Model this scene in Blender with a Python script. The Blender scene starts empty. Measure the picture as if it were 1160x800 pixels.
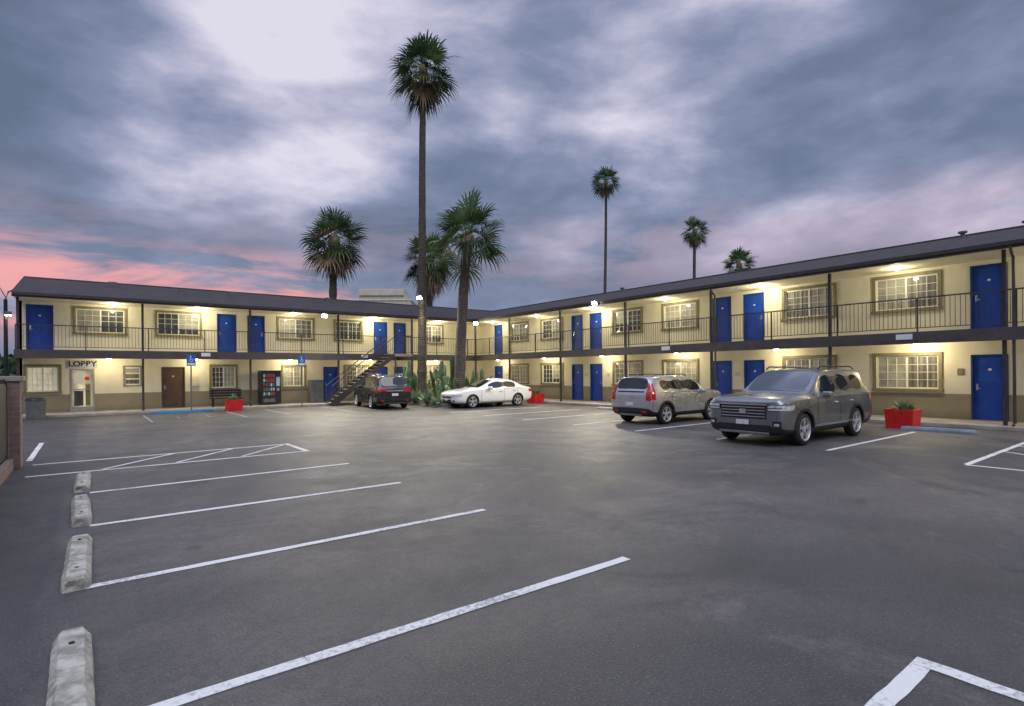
import bpy, bmesh, math, random
from mathutils import Vector, Matrix
from mathutils.bvhtree import BVHTree
random.seed(7)
sc = bpy.context.scene
COL = sc.collection

# ---------------------------------------------------------------- materials
def nt_new(name):
    m = bpy.data.materials.new(name); m.use_nodes = True
    nt = m.node_tree
    b = nt.nodes["Principled BSDF"]
    return m, nt, b
def mathn(nt, op, a, b=None, c=None, clamp=False):
    n = nt.nodes.new("ShaderNodeMath"); n.operation = op; n.use_clamp = clamp
    for i, s in enumerate((a, b, c)):
        if s is None: continue
        if isinstance(s, (int, float)): n.inputs[i].default_value = s
        else: nt.links.new(s, n.inputs[i])
    return n.outputs[0]
def mixc(nt, fac, a, b, mode='MIX'):
    n = nt.nodes.new("ShaderNodeMix"); n.data_type = 'RGBA'; n.blend_type = mode
    n.clamp_factor = True
    for s, sock in ((fac, n.inputs[0]), (a, n.inputs[6]), (b, n.inputs[7])):
        if isinstance(s, (int, float)): sock.default_value = s
        elif isinstance(s, tuple): sock.default_value = (*s[:3], 1)
        else: nt.links.new(s, sock)
    return n.outputs[2]
def noise(nt, vec, scale, detail=4, rough=.55, dist=0.0):
    n = nt.nodes.new("ShaderNodeTexNoise")
    n.inputs["Scale"].default_value = scale; n.inputs["Detail"].default_value = detail
    n.inputs["Roughness"].default_value = rough; n.inputs["Distortion"].default_value = dist
    if vec is not None: nt.links.new(vec, n.inputs["Vector"])
    return n.outputs["Fac"]
def mrange(nt, v, a, b, c=0., d=1., smooth=True):
    n = nt.nodes.new("ShaderNodeMapRange")
    n.interpolation_type = 'SMOOTHSTEP' if smooth else 'LINEAR'
    nt.links.new(v, n.inputs[0])
    for i, x in enumerate((a, b, c, d)): n.inputs[i+1].default_value = x
    return n.outputs[0]
def pos(nt):
    return nt.nodes.new("ShaderNodeNewGeometry").outputs["Position"]
def addbump(nt, b, h, strength=.3, dist=.02):
    n = nt.nodes.new("ShaderNodeBump"); n.inputs["Strength"].default_value = strength
    n.inputs["Distance"].default_value = dist
    nt.links.new(h, n.inputs["Height"]); nt.links.new(n.outputs[0], b.inputs["Normal"])
def mat(name, base, rough=.6, ns=3., amt=.2, bump=0., metal=0., coat=0., emit=None, es=0., bs=40., spec=.5):
    m, nt, b = nt_new(name)
    p = nt.nodes.new("ShaderNodeTexCoord").outputs["Object"]
    if amt > 0:
        f = noise(nt, p, ns, 4, .65)
        f = mrange(nt, f, .3, .7)
        lo = tuple(c*(1-amt) for c in base); hi = tuple(min(1, c*(1+amt)) for c in base)
        nt.links.new(mixc(nt, f, lo, hi), b.inputs["Base Color"])
        nt.links.new(mathn(nt, 'MULTIPLY_ADD', f, .12, max(0.02, rough-.06)), b.inputs["Roughness"])
    else:
        b.inputs["Base Color"].default_value = (*base, 1)
        b.inputs["Roughness"].default_value = rough
    b.inputs["Metallic"].default_value = metal
    b.inputs["Coat Weight"].default_value = coat
    b.inputs["Coat Roughness"].default_value = .03
    b.inputs["Specular IOR Level"].default_value = spec
    if emit:
        b.inputs["Emission Color"].default_value = (*emit, 1)
        b.inputs["Emission Strength"].default_value = es
    if bump > 0:
        addbump(nt, b, noise(nt, p, bs, 3), bump)
    return m

def asphalt_mat():
    m, nt, b = nt_new("asphalt")
    p = pos(nt)
    big = noise(nt, p, .17, 3, .6, .5)
    mid = noise(nt, p, 1.2, 6, .72, .3)
    agg = noise(nt, p, 11, 4, .75)
    fine = noise(nt, p, 55, 2, .8)
    c = mixc(nt, mrange(nt, big, .38, .62), (.052, .050, .052), (.140, .131, .127))
    c = mixc(nt, mrange(nt, mid, .36, .66, 0, .65), c, (.086, .081, .082))
    st = mathn(nt, 'MULTIPLY', mrange(nt, noise(nt, p, .55, 4, .62, .9), .52, .66), .75)
    c = mixc(nt, st, c, (.040, .038, .040))
    sc_ = mathn(nt, 'MULTIPLY', mrange(nt, noise(nt, p, .33, 5, .78, 1.6), .51, .66), .6)
    c = mixc(nt, sc_, c, (.180, .166, .156))
    vd = nt.nodes.new("ShaderNodeTexVoronoi"); vd.inputs["Scale"].default_value = .9; nt.links.new(p, vd.inputs["Vector"])
    drip = mathn(nt, 'MULTIPLY', mrange(nt, mathn(nt,'ADD',vd.outputs["Distance"],mathn(nt,'MULTIPLY',mid,.12)), .10, .17, 1, 0), .6)
    c = mixc(nt, drip, c, (.028, .027, .029))
    sx = nt.nodes.new("ShaderNodeSeparateXYZ"); nt.links.new(p, sx.inputs[0])
    wob = mathn(nt, 'MULTIPLY_ADD', mid, .5, -.25)
    xx = mathn(nt, 'ADD', sx.outputs[0], wob)
    old = mrange(nt, xx, -.22, -.36)
    c = mixc(nt, mathn(nt, 'MULTIPLY', old, .6), c, (.040, .039, .044))
    dn = nt.nodes.new("ShaderNodeTexNoise"); dn.inputs["Scale"].default_value = .9; dn.inputs["Detail"].default_value = 4
    nt.links.new(p, dn.inputs["Vector"])
    vm = nt.nodes.new("ShaderNodeVectorMath"); vm.operation = 'MULTIPLY_ADD'
    nt.links.new(dn.outputs["Color"], vm.inputs[0]); vm.inputs[1].default_value = (1.3, 1.3, 0); nt.links.new(p, vm.inputs[2])
    vo = nt.nodes.new("ShaderNodeTexVoronoi"); vo.feature = 'DISTANCE_TO_EDGE'; vo.inputs["Scale"].default_value = .30
    nt.links.new(vm.outputs[0], vo.inputs["Vector"])
    cr = mrange(nt, vo.outputs["Distance"], .0008, .0045, 1, 0)
    crn = mathn(nt, 'MAXIMUM', mathn(nt, 'MULTIPLY', mrange(nt, big, .50, .58), .25), old)
    cr = mathn(nt, 'MULTIPLY', cr, crn)
    c = mixc(nt, mathn(nt, 'MULTIPLY', cr, .85), c, (.02, .02, .024))
    c = mixc(nt, mrange(nt, agg, .40, .62, .0, .40), c, (.044, .042, .043))
    c = mixc(nt, mrange(nt, fine, .54, .70, 0, .5), c, (.22, .205, .195))
    c = mixc(nt, mrange(nt, fine, .45, .30, 0, .6), c, (.030, .030, .031))
    nt.links.new(c, b.inputs["Base Color"])
    nt.links.new(mathn(nt, 'MULTIPLY_ADD', mid, .35, .42), b.inputs["Roughness"])
    b.inputs["Specular IOR Level"].default_value = .45
    addbump(nt, b, fine, .6, .010)
    return m
def paint_line_mat(name, col):
    m, nt, b = nt_new(name)
    p = pos(nt)
    w = mathn(nt, 'ADD', mathn(nt, 'MULTIPLY', noise(nt, p, 26, 5, .75), .55), mathn(nt, 'MULTIPLY', noise(nt, p, 1.3, 4), .45))
    c = mixc(nt, mrange(nt, w, .485, .66), col, tuple(x*.30 for x in col))
    nt.links.new(c, b.inputs["Base Color"]); b.inputs["Roughness"].default_value = .75
    addbump(nt, b, noise(nt, p, 60, 2), .3, .01)
    return m
def wall_mat():
    m, nt, b = nt_new("stucco_two_tone")
    p = pos(nt)
    sx = nt.nodes.new("ShaderNodeSeparateXYZ"); nt.links.new(p, sx.inputs[0])
    f = mrange(nt, noise(nt, p, .8, 5, .6), .3, .7)
    cream = mixc(nt, f, (.66, .62, .46), (.76, .72, .56))
    tan = mixc(nt, f, (.23, .20, .135), (.29, .255, .175))
    lowz = mathn(nt, 'LESS_THAN', sx.outputs[2], .93)
    c = mixc(nt, lowz, cream, tan)
    dirt = mathn(nt, 'MULTIPLY', mrange(nt, sx.outputs[2], .1, .45, 1, 0), noise(nt, p, 4, 4))
    c = mixc(nt, mathn(nt, 'MULTIPLY', dirt, .7), c, (.10, .085, .06))
    nt.links.new(c, b.inputs["Base Color"]); b.inputs["Roughness"].default_value = .85
    addbump(nt, b, noise(nt, p, 35, 2, .7), .5, .01)
    return m
def brick_mat():
    m, nt, b = nt_new("brick_block")
    p = pos(nt)
    sx = nt.nodes.new("ShaderNodeSeparateXYZ"); nt.links.new(p, sx.inputs[0])
    cx = nt.nodes.new("ShaderNodeCombineXYZ")
    nt.links.new(mathn(nt, 'ADD', sx.outputs[0], sx.outputs[1]), cx.inputs[0]); nt.links.new(sx.outputs[2], cx.inputs[1])
    br = nt.nodes.new("ShaderNodeTexBrick")
    nt.links.new(cx.outputs[0], br.inputs["Vector"])
    br.inputs["Scale"].default_value = 1; br.inputs["Brick Width"].default_value = .3; br.inputs["Row Height"].default_value = .1
    br.inputs["Mortar Size"].default_value = .007
    br.inputs["Color1"].default_value = (.34, .20, .16, 1); br.inputs["Color2"].default_value = (.25, .155, .13, 1)
    br.inputs["Mortar"].default_value = (.28, .25, .23, 1)
    c = mixc(nt, mrange(nt, noise(nt, p, 9, 4), .3, .7, 0, .4), br.outputs["Color"], (.16, .12, .11))
    nt.links.new(c, b.inputs["Base Color"]); b.inputs["Roughness"].default_value = .85
    addbump(nt, b, br.outputs["Fac"], -.6, .01)
    return m
def roof_mat():
    m, nt, b = nt_new("roof_shingle")
    p = pos(nt)
    br = nt.nodes.new("ShaderNodeTexBrick"); nt.links.new(p, br.inputs["Vector"])
    br.inputs["Scale"].default_value = 1; br.inputs["Brick Width"].default_value = .33; br.inputs["Row Height"].default_value = .2
    br.inputs["Mortar Size"].default_value = .012
    br.inputs["Color1"].default_value = (.058, .046, .046, 1); br.inputs["Color2"].default_value = (.032, .028, .031, 1)
    br.inputs["Mortar"].default_value = (.02, .02, .02, 1)
    c = mixc(nt, mrange(nt, noise(nt, p, 1.2, 5), .3, .7, 0, .5), br.outputs["Color"], (.066, .055, .055))
    nt.links.new(c, b.inputs["Base Color"]); b.inputs["Roughness"].default_value = .85
    return m
def blinds_mat(name, a, bb, freq, emit=0.):
    m, nt, b = nt_new(name)
    p = pos(nt)
    sx = nt.nodes.new("ShaderNodeSeparateXYZ"); nt.links.new(p, sx.inputs[0])
    s = mathn(nt, 'SINE', mathn(nt, 'MULTIPLY', sx.outputs[2] if freq > 0 else mathn(nt, 'ADD', sx.outputs[0], sx.outputs[1]), abs(freq)))
    f = mrange(nt, s, -1, 1)
    c = mixc(nt, f, a, bb)
    c = mixc(nt, mrange(nt, noise(nt, p, 1.7, 3), .35, .7, 0, .6), c, tuple(x*.45 for x in a))
    nt.links.new(c, b.inputs["Base Color"]); b.inputs["Roughness"].default_value = .5
    b.inputs["Coat Weight"].default_value = 1; b.inputs["Coat Roughness"].default_value = .03
    if emit:
        nt.links.new(c, b.inputs["Emission Color"]); b.inputs["Emission Strength"].default_value = emit
    return m
def trunk_mat():
    m, nt, b = nt_new("palm_trunk_bark")
    p = pos(nt)
    sx = nt.nodes.new("ShaderNodeSeparateXYZ"); nt.links.new(p, sx.inputs[0])
    s = mathn(nt, 'SINE', mathn(nt, 'ADD', mathn(nt, 'MULTIPLY', sx.outputs[2], 55), mathn(nt, 'MULTIPLY', noise(nt, p, 3, 4), 22)))
    c = mixc(nt, mrange(nt, s, -1, 1), (.070, .058, .050), (.125, .106, .088))
    c = mixc(nt, mrange(nt, noise(nt, p, 5, 5), .35, .7, 0, .7), c, (.060, .05, .044))
    nt.links.new(c, b.inputs["Base Color"]); b.inputs["Roughness"].default_value = .9
    addbump(nt, b, s, .5, .02)
    return m
def leaf_mat(name, base, tr=.25):
    m, nt, b = nt_new(name)
    p = pos(nt)
    f = mrange(nt, noise(nt, p, 2.2, 3), .3, .7)
    c = mixc(nt, f, tuple(x*.6 for x in base), tuple(x*1.5 for x in base))
    nt.links.new(c, b.inputs["Base Color"])
    b.inputs["Roughness"].default_value = .45
    if tr > 0:
        t = nt.nodes.new("ShaderNodeBsdfTranslucent"); nt.links.new(c, t.inputs[0])
        mx = nt.nodes.new("ShaderNodeMixShader"); mx.inputs[0].default_value = tr
        nt.links.new(b.outputs[0], mx.inputs[1]); nt.links.new(t.outputs[0], mx.inputs[2])
        nt.links.new(mx.outputs[0], nt.nodes["Material Output"].inputs[0])
    return m

M = {}
M['asphalt'] = asphalt_mat()
M['line'] = paint_line_mat("worn_white_paint", (.76, .76, .74))
M['linefade'] = paint_line_mat("faded_white_paint", (.32, .32, .33))
M['blueline'] = paint_line_mat("blue_paint", (.03, .2, .42))
M['wall'] = wall_mat()
M['soffit'] = mat("soffit_paint", (.68, .64, .50), .8, 2, .08)
M['cream'] = mat("cream_paint", (.6, .56, .44), .8, 2, .1)
M['brown'] = mat("dark_brown_paint", (.045, .038, .036), .55, 4, .25)
M['fascia'] = mat("fascia_paint", (.075, .062, .062), .6, 3, .2)
M['trim'] = mat("olive_trim", (.20, .17, .085), .6, 4, .15)
M['blue'] = mat("blue_door_paint", (.010, .055, .34), .4, 3, .15, spec=.4)
M['bluefr'] = mat("blue_frame_paint", (.008, .03, .17), .5, 3, .1)
M['brdoor'] = mat("brown_door", (.09, .05, .03), .5, 3, .2)
M['white'] = mat("white_vinyl", (.74, .74, .68), .45, 5, .06)
M['alu'] = mat("door_aluminium", (.34, .34, .33), .35, 5, .06, metal=.3)
M['blinds'] = blinds_mat("window_blinds", (.28, .27, .20), (.52, .50, .40), 130)
M['blinds2'] = blinds_mat("window_curtain", (.11, .105, .085), (.26, .24, .18), -38)
M['dglass'] = blinds_mat("window_dark", (.025, .03, .03), (.06, .065, .06), -21)
M['litw'] = blinds_mat("window_lit", (.55, .49, .32), (.75, .70, .50), 110, .45)
M['lobby'] = blinds_mat("lobby_interior", (.34, .29, .18), (.62, .56, .40), -9, .75)
M['roof'] = roof_mat()
M['concrete'] = mat("concrete", (.33, .30, .26), .85, 2, .25, .4)
M['stop'] = mat("wheel_stop_concrete", (.38, .37, .32), .9, 7, .45, .9, bs=30)
M['stopgrey'] = mat("wheel_stop_paint", (.2, .25, .3), .8, 5, .25, .5)
M['brick'] = brick_mat()
M['trunk'] = trunk_mat()
M['leafA'] = leaf_mat("palm_leaf_a", (.080, .140, .048))
M['leafB'] = leaf_mat("palm_leaf_b", (.130, .195, .068))
M['leafC'] = leaf_mat("palm_leaf_c", (.042, .078, .032))
M['dry'] = leaf_mat("palm_leaf_dry", (.24, .165, .095), .1)
M['cactus'] = leaf_mat("cactus_green", (.10, .17, .080), 0)
M['agave'] = leaf_mat("agave_blue_green", (.14, .21, .13), .1)
M['red'] = mat("red_planter", (.60, .018, .018), .4, 4, .12, spec=.5)
M['soil'] = mat("soil", (.07, .05, .035), .95, 6, .3, .8)
M['rock'] = mat("planter_rocks", (.25, .22, .19), .9, 3, .4, .8)
M['black'] = mat("black_plastic", (.016, .016, .018), .45, 6, .2)
M['iron'] = mat("black_iron", (.012, .012, .013), .45, 6, .2)
M['tyre'] = mat("tyre_rubber", (.018, .018, .019), .75, 10, .25)
M['cglass'] = mat("car_glass", (.010, .014, .015), .02, 2, 0, coat=1, spec=1)
M['rim'] = mat("alloy_rim", (.52, .52, .54), .3, 8, .05, metal=.3, coat=.5)
M['chrome'] = mat("chrome", (.68, .68, .70), .15, 8, 0, metal=.7)
M['lamp'] = mat("headlamp", (.60, .63, .65), .06, 14, .45, coat=1, metal=.2)
M['tail'] = mat("tail_lamp", (.48, .008, .008), .10, 12, .2, coat=1)
M['plate'] = mat("licence_plate", (.65, .66, .68), .5, 30, .25)
M['seam'] = mat("panel_gap", (.004, .004, .004), .8, 3, 0)
M['pGrey'] = mat("car_paint_grey", (.235, .245, .245), .32, 2, .03, metal=.75, coat=1)
M['pSilver'] = mat("car_paint_silver", (.56, .565, .57), .30, 2, .03, metal=.75, coat=1)
M['pWhite'] = mat("car_paint_white", (.76, .77, .77), .35, 2, .02, coat=1)
M['pDark'] = mat("car_paint_black", (.022, .024, .028), .25, 2, .05, metal=.2, coat=1)
M['bulb'] = mat("lamp_lens", (1, .9, .7), .4, 2, 0, emit=(1, .86, .58), es=22)
M['flood'] = mat("flood_lens", (1, 1, .9), .4, 2, 0, emit=(1, .94, .78), es=120)
M['signblue'] = mat("sign_blue", (.02, .14, .45), .4, 8, .05)
M['signwhite'] = mat("sign_white", (.78, .78, .78), .5, 8, .04)
M['signgrey'] = mat("sign_board_offwhite", (.50, .50, .50), .5, 8, .04)
M['signtext'] = mat("sign_text", (.02, .02, .04), .5, 8, 0)
M['grey'] = mat("grey_metal", (.12, .125, .13), .5, 5, .2)
M['vend'] = blinds_mat("vending_front", (.02, .02, .025), (.05, .05, .06), 60)
M['vendlit'] = mat("vending_glow", (.2, .25, .3), .2, 8, .5, emit=(.5, .65, .9), es=.25)

# ---------------------------------------------------------------- mesh builder
class MB:
    def __init__(s): s.v = []; s.f = []; s.m = []; s.mats = []
    def mi(s, k):
        mm = M[k]
        if mm not in s.mats: s.mats.append(mm)
        return s.mats.index(mm)
    def poly(s, pts, k):
        n = len(s.v); s.v += [tuple(p) for p in pts]; s.f.append(tuple(range(n, n+len(pts)))); s.m.append(s.mi(k))
    def box(s, x0, x1, y0, y1, z0, z1, k, xf=None):
        P = [(x0,y0,z0),(x1,y0,z0),(x1,y1,z0),(x0,y1,z0),(x0,y0,z1),(x1,y0,z1),(x1,y1,z1),(x0,y1,z1)]
        if xf: P = [xf(p) for p in P]
        n = len(s.v); s.v += [tuple(p) for p in P]; i = s.mi(k)
        for f in ((0,3,2,1),(4,5,6,7),(0,1,5,4),(1,2,6,5),(2,3,7,6),(3,0,4,7)):
            s.f.append(tuple(n+a for a in f)); s.m.append(i)
    def tube(s, pts, rad, nseg, k, caps=True, star=0):
        n0 = len(s.v); i = s.mi(k); pts = [Vector(p) for p in pts]
        for a, p in enumerate(pts):
            d = (pts[min(a+1, len(pts)-1)] - pts[max(a-1, 0)])
            d = d.normalized() if d.length > 1e-6 else Vector((0,0,1))
            up = Vector((0,0,1)) if abs(d.z) < .9 else Vector((1,0,0))
            u = d.cross(up).normalized(); w = d.cross(u)
            for j in range(nseg):
                t = 2*math.pi*j/nseg; r = rad[a]*(1-star*(j % 2))
                s.v.append(tuple(p + u*math.cos(t)*r + w*math.sin(t)*r))
        for a in range(len(pts)-1):
            for j in range(nseg):
                b = (j+1) % nseg
                s.f.append((n0+a*nseg+j, n0+a*nseg+b, n0+(a+1)*nseg+b, n0+(a+1)*nseg+j)); s.m.append(i)
        if caps:
            s.f.append(tuple(n0+j for j in range(nseg))); s.m.append(i)
            e = n0+(len(pts)-1)*nseg
            s.f.append(tuple(e+j for j in range(nseg))); s.m.append(i)
    def lathe_y(s, prof, nseg, k, capend=False):
        n0 = len(s.v); i = s.mi(k)
        for (y, r) in prof:
            for j in range(nseg):
                t = 2*math.pi*j/nseg; s.v.append((r*math.cos(t), y, r*math.sin(t)))
        for a in range(len(prof)-1):
            for j in range(nseg):
                b = (j+1) % nseg
                s.f.append((n0+a*nseg+j, n0+a*nseg+b, n0+(a+1)*nseg+b, n0+(a+1)*nseg+j)); s.m.append(i)
        if capend:
            e = n0+(len(prof)-1)*nseg
            s.f.append(tuple(e+j for j in range(nseg))); s.m.append(i)
    def build(s, name, parent=None, smooth=False, bevel=0., norm=True):
        me = bpy.data.meshes.new(name); me.from_pydata(s.v, [], s.f)
        for m_ in s.mats: me.materials.append(m_)
        me.polygons.foreach_set("material_index", s.m)
        if norm:
            bm = bmesh.new(); bm.from_mesh(me); bmesh.ops.recalc_face_normals(bm, faces=bm.faces); bm.to_mesh(me); bm.free()
        if smooth:
            me.polygons.foreach_set("use_smooth", [True]*len(me.polygons))
        me.update()
        o = bpy.data.objects.new(name, me); COL.objects.link(o)
        if parent: o.parent = parent
        if bevel > 0:
            b = o.modifiers.new("bevel", 'BEVEL'); b.width = bevel; b.segments = 2; b.limit_method = 'ANGLE'
        return o
def empty(name, loc=(0,0,0), rz=0):
    e = bpy.data.objects.new(name, None); e.location = loc; e.rotation_euler = (0,0,rz); COL.objects.link(e); return e

# ---------------------------------------------------------------- camera
cam = bpy.data.cameras.new("camera"); co = bpy.data.objects.new("camera", cam); COL.objects.link(co)
cam.sensor_width = 36; cam.lens = 625/1160*36; cam.shift_y = 21.5/1160; cam.clip_end = 3000; cam.clip_start = .05
R = math.radians
co.matrix_world = Matrix.Translation((0,0,1.77)) @ Matrix.Rotation(R(-37.5),4,'Z') @ Matrix.Rotation(R(90),4,'X') @ Matrix.Rotation(R(-.53),4,'Z')
sc.camera = co

# ---------------------------------------------------------------- sky
FILL_EL, FILL_AZ = R(52), R(200)
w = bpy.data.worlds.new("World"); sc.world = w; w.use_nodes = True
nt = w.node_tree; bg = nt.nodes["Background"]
d = nt.nodes.new("ShaderNodeTexCoord").outputs["Generated"]
sx = nt.nodes.new("ShaderNodeSeparateXYZ"); nt.links.new(d, sx.inputs[0])
dx, dy, dz = sx.outputs
zz = mathn(nt, 'ADD', mathn(nt, 'MAXIMUM', dz, 0), .46)
cb = nt.nodes.new("ShaderNodeCombineXYZ")
nt.links.new(mathn(nt, 'DIVIDE', dx, zz), cb.inputs[0]); nt.links.new(mathn(nt, 'DIVIDE', dy, zz), cb.inputs[1]); nt.links.new(mathn(nt,'MULTIPLY_ADD',dz,2.2,3.1), cb.inputs[2])
uv = cb.outputs[0]
n1 = noise(nt, uv, 1.5, 2, .5, .2)
n2 = noise(nt, uv, 3.6, 7, .55, .1)
cf = mathn(nt, 'ADD', mathn(nt, 'MULTIPLY', n1, .50), mathn(nt, 'MULTIPLY', n2, .50))
def dirmask(v, a, b):
    n = nt.nodes.new("ShaderNodeVectorMath"); n.operation = 'DOT_PRODUCT'; nt.links.new(d, n.inputs[0]); n.inputs[1].default_value = Vector(v).normalized()
    return mrange(nt, n.outputs["Value"], a, b)
def pxdir(px,py):
    q=(px-580)/625; return (.6088+q*.7934,.7934-q*.6088,(421.5-.0092*(px-580)-py)/625)
for (px_,py_,a_,b_,amp) in ((290,90,.95,1.,.17),(400,40,.95,1.,.08),(620,20,.97,1.,.05),(60,90,.965,.995,-.07),(250,210,.965,.998,-.03),(430,190,.98,.998,-.03),
                            (1000,180,.93,.99,-.015),(850,60,.96,.998,.03)):
    cf = mathn(nt, 'ADD', cf, mathn(nt, 'MULTIPLY', dirmask(pxdir(px_,py_), a_, b_), amp))
rp = nt.nodes.new("ShaderNodeValToRGB"); nt.links.new(cf, rp.inputs[0])
e = rp.color_ramp.elements
e[0].position = .37; e[0].color = (.118,.148,.228,1)
e[1].position = .67; e[1].color = (.72,.69,.80,1)
for p_, c_ in ((.44,(.155,.190,.292,1)),(.50,(.215,.250,.375,1)),(.545,(.315,.335,.475,1)),(.60,(.49,.48,.62,1))):
    x = e.new(p_); x.color = c_
skycol = rp.outputs[0]
sky = nt.nodes.new("ShaderNodeTexSky"); sky.sky_type = 'NISHITA'; sky.sun_disc = False
sky.sun_elevation = FILL_EL; sky.sun_rotation = FILL_AZ
sk = mixc(nt, 1., sky.outputs[0], (.010,.010,.010), 'MULTIPLY')
skycol = mixc(nt, 1., skycol, sk, 'ADD')
skycol = mixc(nt, mrange(nt, dz, .0, .24, .55, 0), skycol, (.225,.255,.40))
nst = nt.nodes.new("ShaderNodeCombineXYZ")
nt.links.new(mathn(nt,'MULTIPLY',dx,3.0), nst.inputs[0]); nt.links.new(mathn(nt,'MULTIPLY',dy,3.0), nst.inputs[1]); nt.links.new(mathn(nt,'MULTIPLY',dz,15.), nst.inputs[2])
ns = mrange(nt, noise(nt, nst.outputs[0], 1.3, 5, .6, .4), .36, .57)
band = mathn(nt, 'MULTIPLY', mrange(nt, dz, .03, .10), mrange(nt, dz, .145, .215, 1, 0))
pk = mathn(nt, 'MULTIPLY', mathn(nt, 'MULTIPLY', band, ns), dirmask((-.02,1,.1), .885, .96))
skycol = mixc(nt, mathn(nt,'MULTIPLY',pk,.92), skycol, (.95,.41,.40))
pk2 = mathn(nt, 'MULTIPLY', mathn(nt, 'MULTIPLY', mrange(nt, dz, .12, .18), mrange(nt, dz, .22, .30, 1, 0)), mathn(nt, 'MULTIPLY', ns, mrange(nt, dx, .5, .8, .15, .28)))
skycol = mixc(nt, pk2, skycol, (.72,.47,.54))
nt.links.new(skycol, bg.inputs[0])
nt.links.new(mrange(nt, dz, .58, .88, 1.0, 3.0), bg.inputs[1])  # sky brightened overhead, above the view, to add light on the lot

sl = bpy.data.lights.new("sun", 'SUN'); sl.energy = 1.25; sl.angle = R(55); sl.color = (1,.95,.90)  # added soft fill for overcast skylight, not the low setting sun
so = bpy.data.objects.new("sun", sl); COL.objects.link(so)
so.rotation_euler = (R(90)-FILL_EL, 0, R(-20))

# ---------------------------------------------------------------- ground
g = MB(); S = 900
g.poly([(-S,-S,0),(S,-S,0),(S,S,0),(-S,S,0)], 'asphalt'); g.build("asphalt_ground")

def stripes(name, segs, k, wdt=.10, z=.004):
    b = MB(); rnd = random.Random(len(segs)*7+int(wdt*100))
    for (x0,y0,x1,y1) in segs:
        a = Vector((x0,y0)); c = Vector((x1,y1)); dd = (c-a).normalized(); nn = Vector((-dd.y,dd.x))*wdt/2
        L = (c-a).length; nseg = max(2, int(L/.12)); e = [(1+rnd.uniform(-.09,.09),1+rnd.uniform(-.09,.09)) for _ in range(nseg+1)]
        for i in range(nseg):
            p = a + dd*L*i/nseg; q = a + dd*L*(i+1)/nseg
            b.poly([(*(p+nn*e[i][0]),z),(*(p-nn*e[i][1]),z),(*(q-nn*e[i+1][1]),z),(*(q+nn*e[i+1][0]),z)], k)
    return b.build(name)
stripes("parking_line_markings", [
    (-.05,3.485,4.02,3.485),(-.03,5.84,4.03,5.86),(0,8.2,3.98,8.17),(0,10.52,4.05,10.57),
    (3.0,1.13,3.90,1.13),(-.9,12.9,3.92,12.9),(-.9,14.55,3.92,14.55),
    (-1.0,15.3,-1.0,19.2)], 'line')
stripes("parking_line_markings", [(3.96,1.18,3.96,-6),(3.96,12.85,3.96,14.6)], 'line', .11)
stripes("parking_line_markings", [(.2,12.98,1.5,14.48),(1.4,12.98,2.7,14.48),(2.6,12.98,3.85,14.42)], 'line', .08, .008)
stripes("parking_line_markings", [(3.8,-1.6,2.2,-3.5),(3.8,-3.2,2.2,-5.)], 'line', .10, .008)
stripes("parking_line_markings", [(12.7,y,18.2,y) for y in (5.35,8.0,10.65,13.25,15.9,18.5,21.1)] + [(12.7,2.95,18.2,2.95)], 'line', .10)
stripes("parking_line_markings", [(12.65,2.95,12.65,-.6),(12.7,-.6,18.2,-.6)], 'line', .10, .006)
stripes("parking_line_markings", [(12.7+i*1.3,-.5,15.2+i*1.3,2.9) for i in range(0,3)], 'line', .08, .009)
stripes("parking_line_markings", [(x,25.2,x,29.4) for x in (7.0,9.8)], 'linefade', .10)
stripes("accessible_space_markings", [(2.9,26.2,4.1,26.2),(2.9,27.2,4.1,27.2),(2.95,26.25,2.95,27.15),(4.05,26.25,4.05,27.15)], 'linefade', .07)
stripes("accessible_space_markings", [(1.9,24.8,1.9,29.2),(5.2,24.8,5.2,29.2)], 'linefade', .08)

def wheel_stop(cx, cy, L, along, k):
    prof = [(-.105,0),(-.10,.06),(-.062,.115),(.062,.115),(.10,.06),(.105,0)]
    b = MB(); n = 18; vs = []
    for i in range(n+1):
        t = -L/2 + L*i/n
        sc_ = .84 if i in (0,n) else 1
        for (px,pz) in prof:
            j = random.uniform(-.0025,.0025)
            if random.random()<.05: j -= .006
            vs.append((px*sc_+j*(1 if px>0 else -1), t+(random.uniform(-.01,.01) if i in (0,n) else 0), max(0,pz*sc_+ (j if pz>0 else 0))))
    ii = b.mi(k); b.v = vs
    for i in range(n):
        for j in range(5):
            b.f.append((i*6+j,i*6+j+1,(i+1)*6+j+1,(i+1)*6+j)); b.m.append(ii)
    b.f.append(tuple(range(6))); b.m.append(ii); b.f.append(tuple(n*6+j for j in range(6))); b.m.append(ii)
    for yy in (-L*.32, L*.32):
        b.tube([(0,yy,.11),(0,yy,.121)], [.018,.018], 10, 'black')
    o = b.build("wheel_stop", bevel=.006)
    o.location = (cx,cy,0); o.rotation_euler = (0,0,0 if along=='Y' else R(90))
    return o
for y,a in ((3.88,.012),(6.60,-.01),(9.05,.015),(11.45,-.012)):
    o = wheel_stop(-.09,y,1.6,'Y','stop'); o.rotation_euler[2] = a
wheel_stop(18.6,4.95,1.7,'Y','stopgrey')
wheel_stop(18.9,9.2,1.7,'Y','stopgrey'); wheel_stop(18.9,17.2,1.7,'Y','stop'); wheel_stop(18.9,14.6,1.7,'Y','stop')
wheel_stop(3.5,29.9,2.6,'X','blueline')

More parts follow.
